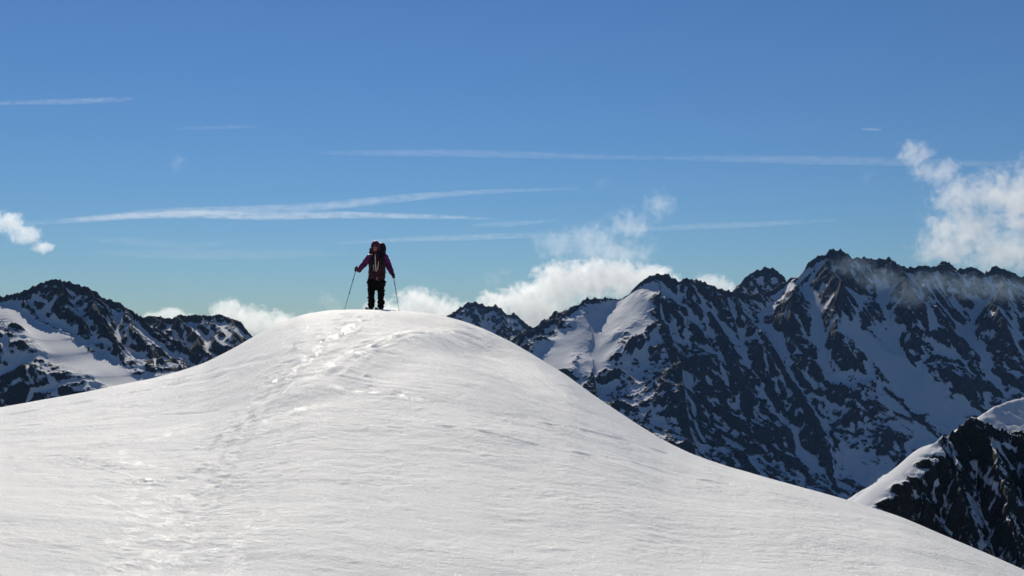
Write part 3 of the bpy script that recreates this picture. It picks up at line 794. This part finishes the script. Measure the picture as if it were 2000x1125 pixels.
# ------------------------------------------------------------------ skier on the crest
def tube(verts, faces, pts, rad, nu=12, flat=None):
    """closed tube with rounded ends through pts; rad: radius or (side, depth) per point; flat: reference side axis"""
    P = [Vector(p) for p in pts]
    n = len(P)
    rings = []
    def frame(i):
        t = (P[min(i + 1, n - 1)] - P[max(i - 1, 0)]).normalized()
        ref = Vector(flat) if flat else (Vector((1, 0, 0)) if abs(t.x) < 0.85 else Vector((0, 1, 0)))
        s = (ref - t * ref.dot(t)).normalized()
        return t, s, t.cross(s)
    def rr(i):
        r = rad[i]
        return r if isinstance(r, tuple) else (r, r)
    t, s, d = frame(0); a, b = rr(0); m = min(a, b)
    rings.append((P[0] - t * m * 0.85, s, d, a * .5, b * .5))
    for i in range(n):
        t, s, d = frame(i); a, b = rr(i)
        rings.append((P[i], s, d, a, b))
    t, s, d = frame(n - 1); a, b = rr(n - 1); m = min(a, b)
    rings.append((P[-1] + t * m * 0.85, s, d, a * .5, b * .5))
    b0 = len(verts)
    for c, s, d, a, b in rings:
        for k in range(nu):
            q = 2 * math.pi * k / nu
            verts.append(tuple(c + s * (a * math.cos(q)) + d * (b * math.sin(q))))
    for j in range(len(rings) - 1):
        for k in range(nu):
            k2 = (k + 1) % nu
            faces.append((b0 + j * nu + k, b0 + j * nu + k2, b0 + (j + 1) * nu + k2, b0 + (j + 1) * nu + k))
    faces.append(tuple(b0 + k for k in reversed(range(nu))))
    e = b0 + (len(rings) - 1) * nu
    faces.append(tuple(e + k for k in range(nu)))

class Body:
    def __init__(s): s.v, s.f = [], []
    def t(s, pts, rad, nu=12, flat=None): tube(s.v, s.f, pts, rad, nu, flat); return s
    def b(s, c, r): ball(s.v, s.f, c, r if isinstance(r, tuple) else (r, r, r), 16, 10); return s
    def box(s, c, h, R_=None):
        b0 = len(s.v)
        for x in (-1, 1):
            for y in (-1, 1):
                for z in (-1, 1):
                    p = Vector((x * h[0], y * h[1], z * h[2]))
                    if R_: p = R_ @ p
                    s.v.append(tuple(Vector(c) + p))
        for q in ((0, 1, 3, 2), (4, 6, 7, 5), (0, 4, 5, 1), (2, 3, 7, 6), (0, 2, 6, 4), (1, 5, 7, 3)): s.f.append(tuple(b0 + i for i in q))
        return s
    def raw(s, name, mat, parent, smooth=True):
        me = bpy.data.meshes.new(name); me.from_pydata(s.v, [], s.f)
        bm = bmesh.new(); bm.from_mesh(me); bmesh.ops.recalc_face_normals(bm, faces=bm.faces); bm.to_mesh(me); bm.free()
        return link(name, me, mat, parent, smooth)
    def blob(s, name, mat, parent, voxel=0.012, smooth=4, wrinkle=0.0, wscale=0.09, seed=0):
        me = remeshed(name, s.v, s.f, voxel, smooth)
        if wrinkle:
            n = len(me.vertices)
            co = np.empty(n * 3, np.float32); me.vertices.foreach_get('co', co); co = co.reshape(-1, 3)
            no = np.empty(n * 3, np.float32); me.vertex_normals.foreach_get('vector', no); no = no.reshape(-1, 3)
            w = fbm((co[:, 0] + co[:, 1] * .7) / wscale, co[:, 2] / (wscale * .55), 3, 300 + seed) + .6 * fbm((co[:, 1] - co[:, 0] * .5) / wscale, co[:, 2] / (wscale * .4), 2, 330 + seed)
            co = co + no * (w * wrinkle)[:, None]
            me.vertices.foreach_set('co', co.astype(np.float32).ravel()); me.update()
        return link(name, me, mat, parent)

S_PX = 1.755 / 136.5
s_az = math.atan((736 - 1000) / F)
s_r = float(np.interp(s_az, AZ_T, RID_T)) + 1.9
SX, SY = math.sin(s_az) * s_r, math.cos(s_az) * s_r
SZ = hill_z(SX, SY) - 0.035
S_PX = SY / F                      # metres per photograph pixel at the skier
def K(px, py, y=0.0):
    """point in the skier's frame from a photograph pixel; y < 0 is towards the camera"""
    p = at(px, py, SY + y)
    return Vector((p.x - SX, y, p.z - SZ))

_e = (SZ + 0.035) / SY             # photograph row of the snow under the boots
GROUND_PY = 562.5 - F * math.tan(math.atan(_e) - PITCH)
JACKET = plain('purple_shell_fabric', (0.13, 0.006, 0.080), 0.55, 0.3, 40, spec=0.35)
HOODM = plain('magenta_hood_fabric', (0.11, 0.008, 0.05), 0.6, 0.25, 40)
VEST = plain('dark_maroon_fabric', (0.040, 0.004, 0.012), 0.65, 0.3, 40)
PANTS = plain('black_softshell', (0.006, 0.005, 0.005), 0.8, 0.3, 50, spec=0.1)
SKIN = plain('tanned_skin', (0.30, 0.13, 0.085), 0.5, 0.12, 25)
GLOVE = plain('black_glove_leather', (0.010, 0.012, 0.009), 0.6, 0.3, 80)
BOOT = plain('dark_boot_plastic', (0.018, 0.016, 0.014), 0.4, 0.2, 20)
SOLE = plain('grey_boot_sole', (0.22, 0.23, 0.22), 0.6, 0.2, 30)
PACKM = plain('black_pack_nylon', (0.008, 0.008, 0.008), 0.6, 0.3, 60)
STRAP = plain('dark_green_webbing', (0.012, 0.016, 0.010), 0.7, 0.3, 90)
ZIP = plain('cream_zip_tape', (0.62, 0.52, 0.40), 0.5, 0.1, 60)
LENS = plain('dark_blue_lens', (0.012, 0.012, 0.04), 0.12, 0.1, 5, spec=0.6)
SHAFT = plain('dark_pole_shaft', (0.020, 0.026, 0.028), 0.35, 0.2, 12, metal=0.3)
SHAFT2 = plain('grey_pole_shaft', (0.16, 0.18, 0.19), 0.35, 0.2, 12, metal=0.5)
GRIP = plain('black_rubber_grip', (0.012, 0.012, 0.012), 0.7, 0.2, 60)
SKIM = plain('pale_ski_topsheet', (0.30, 0.31, 0.31), 0.4, 0.2, 10)
METAL = plain('brushed_binding_metal', (0.30, 0.30, 0.30), 0.35, 0.15, 50, metal=0.8)

PB = (SX, SY, SZ)
person = None
# joints (photograph pixels, depth)
neck, head = K(735, 497, 0.02), K(733, 483, -0.03)
shR, shL = K(722, 502, 0.02), K(752, 502, 0.03)          # her right arm is on the left of the picture
elR, elL = K(711, 516.5, -0.02), K(759.5, 520, 0.0)
wrR, wrL = K(699.5, 527.5, -0.16), K(766, 534.5, -0.17)
haR, haL = K(695.5, 526.5, -0.22), K(768.5, 539.5, -0.22)
hipR, hipL = K(726, 553, 0.02), K(744, 553, 0.02)
knR, knL = K(725, 577, -0.13), K(743.5, 577, 0.02)
anR, anL = K(725.5, GROUND_PY - 10.2, 0.03), K(743.5, GROUND_PY - 10.2, 0.07)
up = Vector((0, 0, 1))

bd = Body()
bd.t([K(735.5, 552), K(736, 540), K(737, 522), K(737, 508), K(736, 500)], [(.155, .11), (.135, .10), (.150, .105), (.165, .10), (.09, .07)], 16, (1, 0, 0))
bd.t([K(735.5, 502, .01), neck, K(734, 490, -.01)], [.062, .056, .056])
bd.b(head + Vector((0, .005, .02)), (.074, .092, .095)).b(head + Vector((0, -.02, -.045)), (.055, .066, .062))
bd.b(head + Vector((0, -.102, -.012)), (.012, .020, .016)).t([head + Vector((0, -.085, .03)), head + Vector((0, -.098, -.008))], [.008, .011], 8)   # nose
bd.t([head + Vector((-.02, -.082, -.048)), head + Vector((0, -.088, -.046)), head + Vector((.02, -.082, -.048))], [.005, .007, .005], 8)            # lips
bd.t([head + Vector((-.035, -.072, .034)), head + Vector((0, -.086, .032)), head + Vector((.035, -.072, .034))], [.010, .011, .010], 8)             # brow
bd.b(head + Vector((0, -.07, -.085)), (.026, .022, .018))                                                                                         # chin
for s in (-1, 1): bd.b(head + Vector((s * .076, .01, 0)), (.010, .022, .032))                                                                      # ears
for a, b, c, d in ((shR, elR, wrR, haR), (shL, elL, wrL, haL)):
    bd.t([a, (a + b) / 2, b, (b + c) / 2, c], [.058, .052, .045, .042, .032]); bd.t([c, d], [(.034, .022), (.036, .020)])
for a, b, c in ((hipR, knR, anR), (hipL, knL, anL)):
    bd.t([a, (a + b) / 2, b, b.lerp(c, .35), c], [.088, .080, .060, .058, .042]); bd.t([c, c + Vector((0, -.06, -.05)), c + Vector((0, -.15, -.065))], [.045, .042, .032])
person = bd.blob('person', SKIN, None, 0.010, 3)
person.location = PB
tag(person, 'ski tourer in purple hooded jacket and black trousers standing on the snow crest', 'person')

jk = Body()
jk.t([K(735, 548.5), K(735.5, 541), K(736.5, 528), K(737, 514), K(737, 505), K(736, 499)], [(.226, .155), (.222, .155), (.226, .155), (.222, .145), (.200, .13), (.11, .095)], 18, (1, 0, 0))
jk.t([K(735.5, 501, .0), K(734.5, 494.5, -.01)], [.095, .088])
jacket = jk.blob('jacket', VEST, person, 0.011, 4, 0.016, 0.13, 1)
for a, b, c, s in ((shR, elR, wrR, 4), (shL, elL, wrL, 5)):
    sl = Body().t([a + (shL - shR) * (-.02 if s == 5 else .02), a.lerp(b, .5), b, b.lerp(c, .5), c.lerp(b, .05)], [.094, .088, .082, .074, .062])
    o = sl.blob('sleeve', JACKET, jacket, 0.010, 3, 0.014, 0.10, s)
def ribbon(pts, w, th, name, mat, parent, nu=8):
    return Body().t(pts, [(w, th)] * len(pts), nu, (1, 0, 0)).raw(name, mat, parent)
ribbon([K(732.7, 497.5, -.15), K(733, 505, -.165), K(733.3, 515, -.172), K(734.0, 524, -.172), K(735, 530, -.170)], .013, .006, 'zip', ZIP, jacket)
ribbon([K(739.5, 511, -.168), K(738.6, 518, -.172), K(737.4, 527, -.172)], .010, .006, 'zip', ZIP, jacket)
ribbon([K(729.4, 517, -.170), K(729.8, 523, -.172), K(730.8, 528, -.172)], .007, .006, 'zip', ZIP, jacket)
ribbon([K(736.5, 539, -.168), K(736, 545.5, -.165)], .006, .005, 'zip', ZIP, jacket)
Body().box(K(744.5, 519, -.158), (.045, .008, .05)).blob('pocket', VEST, jacket, 0.006, 3)

# hood: open shell round the head
hv, hf = [], []
ball(hv, hf, (0, 0, 0), (.122, .132, .158), 28, 20)
hb = bmesh.new()
hvv = [hb.verts.new(v) for v in hv]
for f in hf: hb.faces.new([hvv[i] for i in f])
hb.faces.ensure_lookup_table()
dele = [f for f in hb.faces if (lambda c: c.y < -.045 and -.105 < c.z < .058 and abs(c.x) < .085)(f.calc_center_median())]
bmesh.ops.delete(hb, geom=dele, context='FACES')
hm2 = bpy.data.meshes.new('hood'); hb.to_mesh(hm2); hb.free()
hood = link('hood', hm2, HOODM, person)
hood.location = head + Vector((.004, .012, .018)); md = hood.modifiers.new('thick', 'SOLIDIFY'); md.thickness = 0.012; md = hood.modifiers.new('soft', 'SUBSURF'); md.levels = 1; md.render_levels = 1
Body().t([K(727.5, 481, -.09), K(730, 479, -.125), K(733, 478.4, -.138), K(736, 479, -.125), K(738.5, 481, -.09)], [(.008, .010)] * 5, 8).raw('cap_peak', HOODM, person)
gl = Body()
for s in (-1, 1): gl.b(head + Vector((s * .034, -.088, .014)), (.030, .012, .021))
gl.t([head + Vector((-.078, -.02, .016)), head + Vector((-.062, -.078, .016)), head + Vector((0, -.098, .018)), head + Vector((.062, -.078, .016)), head + Vector((.078, -.02, .016))], [.005] * 5, 8)
gl.blob('sunglasses', LENS, person, 0.004, 1)

tr = Body()
tr.t([K(735, 545), K(735, 551), K(735, 557)], [(.21, .14), (.262, .16), (.230, .15)], 18, (1, 0, 0))
for a, b, c, s in ((hipR, knR, anR, -1), (hipL, knL, anL, 1)):
    tr.t([a, a.lerp(b, .5) + Vector((.0, 0, 0)), b, b.lerp(c, .4), b.lerp(c, .8), c + Vector((s * .004, -.01, .01))], [(.120, .13), (.099, .11), (.078, .09), (.086, .095), (.088, .10), (.090, .11)], 16, (1, 0, 0))
# loose bagging at the knees and gaiter flaps
tr.b(K(719.5, 581, .0), (.030, .06, .035)).b(K(748.5, 573, 0), (.028, .06, .030)).b(K(749.5, 588, .02), (.028, .05, .040)).b(K(750.3, 594, .03), (.02, .04, .022))
tr.blob('trousers', PANTS, person, 0.012, 2, 0.030, 0.12, 9)

for c, s in ((anR, -1), (anL, 1)):
    bt = Body().t([c + Vector((0, .01, .10)), c + Vector((0, .01, .0)), c + Vector((0, 0, -.03))], [(.062, .072), (.062, .075), (.058, .08)], 14, (1, 0, 0))
    bt.t([c + Vector((0, .05, -.045)), c + Vector((0, -.08, -.05)), c + Vector((0, -.19, -.062))], [(.052, .042), (.054, .045), (.046, .034)], 14, (1, 0, 0))
    bo = bt.blob('boot', BOOT, person, 0.010, 3)
    Body().box(c + Vector((0, -.065, -.105)), (.048, .155, .014)).blob('sole', SOLE, bo, 0.007, 2)
    for z in (.07, .02, -.03):
        Body().t([c + Vector((-.05, -.07, z)), c + Vector((0, -.088, z + .005)), c + Vector((.055, -.065, z))], [(.012, .004)] * 3, 8, (0, 0, 1)).raw('buckle', METAL, bo)

# poles, with the gloves closed round the grips
def on_snow(px, py, y):
    p = at(px, py, SY + y)
    return Vector((p.x, p.y, hill_z(p.x, p.y)))
def pole(top, tip, label):
    ax = (top - tip).normalized(); Lp = (top - tip).length
    root = empty('ski_pole', tip); root.rotation_euler = ax.to_track_quat('Z', 'Y').to_euler()
    z = lambda q: Vector((0, 0, q))
    Body().t([z(.06), z(.52)], [.0065, .0065], 10).raw('lower_shaft', SHAFT2, root)
    Body().t([z(.50), z(Lp - .05)], [.0085, .0085], 10).raw('upper_shaft', SHAFT, root)
    Body().t([z(.48), z(.53)], [.012, .012], 10).raw('clamp', GRIP, root)
    Body().t([z(Lp * .70), z(Lp * .70 + .05)], [.012, .012], 10).raw('clamp', GRIP, root)
    Body().t([z(-.03), z(.0), z(.07)], [.002, .005, .006], 8).raw('tip', METAL, root)
    bk = Body(); 
    for a in range(5):
        q = a * 2 * math.pi / 5
        bk.t([z(.055), Vector((math.cos(q) * .02, math.sin(q) * .02, .052)), Vector((math.cos(q) * .045, math.sin(q) * .045, .048))], [(.004, .004), (.012, .004), (.016, .003)], 8)
    bk.raw('basket', GRIP, root)
    g = Body().t([z(Lp - .12), z(Lp - .09), z(Lp - .05), z(Lp), z(Lp + .02)], [.013, .017, .015, .017, .021], 12).raw('grip', GRIP, root)
    sp = [z(Lp) + Vector((.0, .0, 0))] + [z(Lp - .02 - .05 * math.sin(t)) + Vector((.05 * math.sin(t) * (1 if t < 1.6 else .8), .05 * (1 - math.cos(t)) * .5, 0)) for t in (.6, 1.2, 1.9, 2.6)] + [z(Lp - .01)]
    Body().t(sp, [(.008, .002)] * len(sp), 8).raw('strap', STRAP, root)
    tag(root, label, 'ski pole', 'ski poles')
    return ax
W0 = Vector(PB)
tipR, tipL = on_snow(672, 601, -0.30), on_snow(780, 606.5, -0.45)
for w, h, tip, lab, s in ((wrR, haR, tipR, 'thin trekking pole planted on the snow left of the skier', -1), (wrL, haL, tipL, 'thin trekking pole planted on the snow right of the skier', 1)):
    hw = h + W0
    ax = (hw - tip).normalized()
    pole(hw + ax * .06, tip, lab)
    g = Body()
    side = ax.cross(Vector((0, -1, 0))).normalized()          # across the grip in the picture plane
    fwd = side.cross(ax).normalized()
    fore = (w - h).normalized()
    palm = h + fore * .045
    g.t([w + fore * .03, w, palm, h + fore * .02], [(.052, .048), (.046, .040), (.045, .034), (.042, .030)])
    for k, (off, ln) in enumerate(((.036, .95), (.013, 1.05), (-.011, 1.0), (-.034, .85))):
        c = h + ax * off
        ring = []
        for t in (0.2, 1.2, 2.2, 3.2, 4.2):
            ring.append(c + (side * math.cos(t * ln) * -s + fwd * math.sin(t * ln) * -1) * .032)
        g.t([palm + ax * off * .9] + ring, [.016, .0145, .014, .0135, .013, .012], 8)
    th = h + ax * .05
    g.t([palm + ax * .03, th - fwd * .02 + side * s * .02, th + ax * .012 + side * s * .035 - fwd * .01], [.018, .016, .013], 8)
    gv = g.blob('glove', GLOVE, person, 0.006, 1)
    Body().t([w + fore * .015, w + fore * .05], [.058, .062], 14).raw('cuff', GLOVE, gv)

# backpack
pk = empty('backpack', Vector(PB) + K(739, 525, .16)); tag(pk, 'bulky black rucksack worn on the ski tourer\'s back', 'backpack')
po = K(739, 525, .16)
def KP(px, py, y): return K(px, py, y) - po
Body().t([KP(738, 541, .25), KP(738.5, 525, .27), KP(739, 508, .27), KP(740.5, 492, .25), KP(741.5, 484, .24)], [(.17, .10), (.19, .13), (.20, .14), (.185, .12), (.14, .10)], 18, (1, 0, 0)).b(KP(726.5, 490, .22), (.075, .08, .10)).blob('main_bag', PACKM, pk, 0.014, 4, 0.012, .15, 20)
Body().t([KP(733, 482, .24), KP(741, 479, .24), KP(748.5, 480.5, .23), KP(751, 486, .22)], [(.07, .09), (.075, .10), (.07, .09), (.05, .07)], 14, (0, 0, 1)).blob('lid', PACKM, pk, 0.012, 3, 0.01, .1, 21)
Body().b(KP(748, 477.5, .23), (.035, .04, .055)).b(KP(751.5, 487, .20), (.040, .05, .075)).blob('stuff_sack', PACKM, pk, 0.010, 3, 0.008, .08, 22)
Body().b(KP(724.5, 495, .2), (.060, .07, .070)).blob('side_pocket', PACKM, pk, 0.010, 3, 0.008, .08, 23)
Body().b(KP(753, 505, .24), (.035, .06, .11)).blob('side_pocket', PACKM, pk, 0.010, 3, 0.008, .08, 24)
for s, xs in ((-1, (727.5, 725, 723.5, 722.5)), (1, (745, 748.5, 750, 750.5))):
    ribbon([KP(xs[0] - s * 0, 495.5, .12), KP(xs[0], 496.5, -.05), KP(xs[1], 503, -.145), KP(xs[2], 515, -.165), KP(xs[3], 527, -.14), KP(xs[3] + s * 1.2, 534, .0)], .032, .010, 'shoulder_strap', STRAP, pk)
ribbon([KP(725, 508, -.155), KP(730, 509, -.17), KP(736, 509.5, -.175), KP(742, 509, -.17), KP(748.5, 508, -.155)], .010, .005, 'chest_strap', STRAP, pk).data
ribbon([KP(720.5, 537, .0), KP(724, 538, -.135), KP(736, 539.5, -.178), KP(748, 538, -.135), KP(751.5, 537, .0)], .012, .008, 'hip_belt', STRAP, pk)
Body().box(KP(736, 539.5, -.186), (.030, .008, .022)).blob('buckle', PACKM, pk, 0.005, 2)

# skis
for c, lab in ((anR, 'pale touring ski under the skier\'s foot on the left'), (anL, 'pale touring ski under the skier\'s foot on the right')):
    cx = c.x
    q0 = W0 + Vector((cx, c.y - .06, 0))
    zf, zb = hill_z(q0.x, q0.y - .8), hill_z(q0.x, q0.y + .8)
    q0.z = hill_z(q0.x, q0.y) + 0.012
    root = empty('ski', q0); root.rotation_euler = (math.atan2(zb - zf, 1.6), 0, 0)
    prof = [(-.92, .050, .020), (-.86, .026, .045), (-.78, .010, .052), (-.68, .003, .053), (-.3, .0, .046), (.0, .003, .042), (.4, .0, .047), (.74, .002, .05), (.80, .006, .03)]
    v, f = [], []
    for (y, z, w) in prof:
        v += [(-w, y, z), (w, y, z), (w, y, z + .012), (-w, y, z + .012)]
    for i in range(len(prof) - 1):
        for k in range(4):
            f.append((4 * i + k, 4 * i + (k + 1) % 4, 4 * i + 4 + (k + 1) % 4, 4 * i + 4 + k))
    f += [(3, 2, 1, 0), tuple(4 * (len(prof) - 1) + k for k in range(4))]
    bb = Body(); bb.v, bb.f = v, f; bb.raw('ski_body', SKIM, root, False)
    Body().box((0, -.21, .030), (.036, .035, .016)).blob('toe_piece', METAL, root, .006, 1)
    Body().box((0, .14, .034), (.030, .045, .022)).blob('heel_piece', METAL, root, .006, 1)
    tag(root, lab, 'ski', 'touring skis')
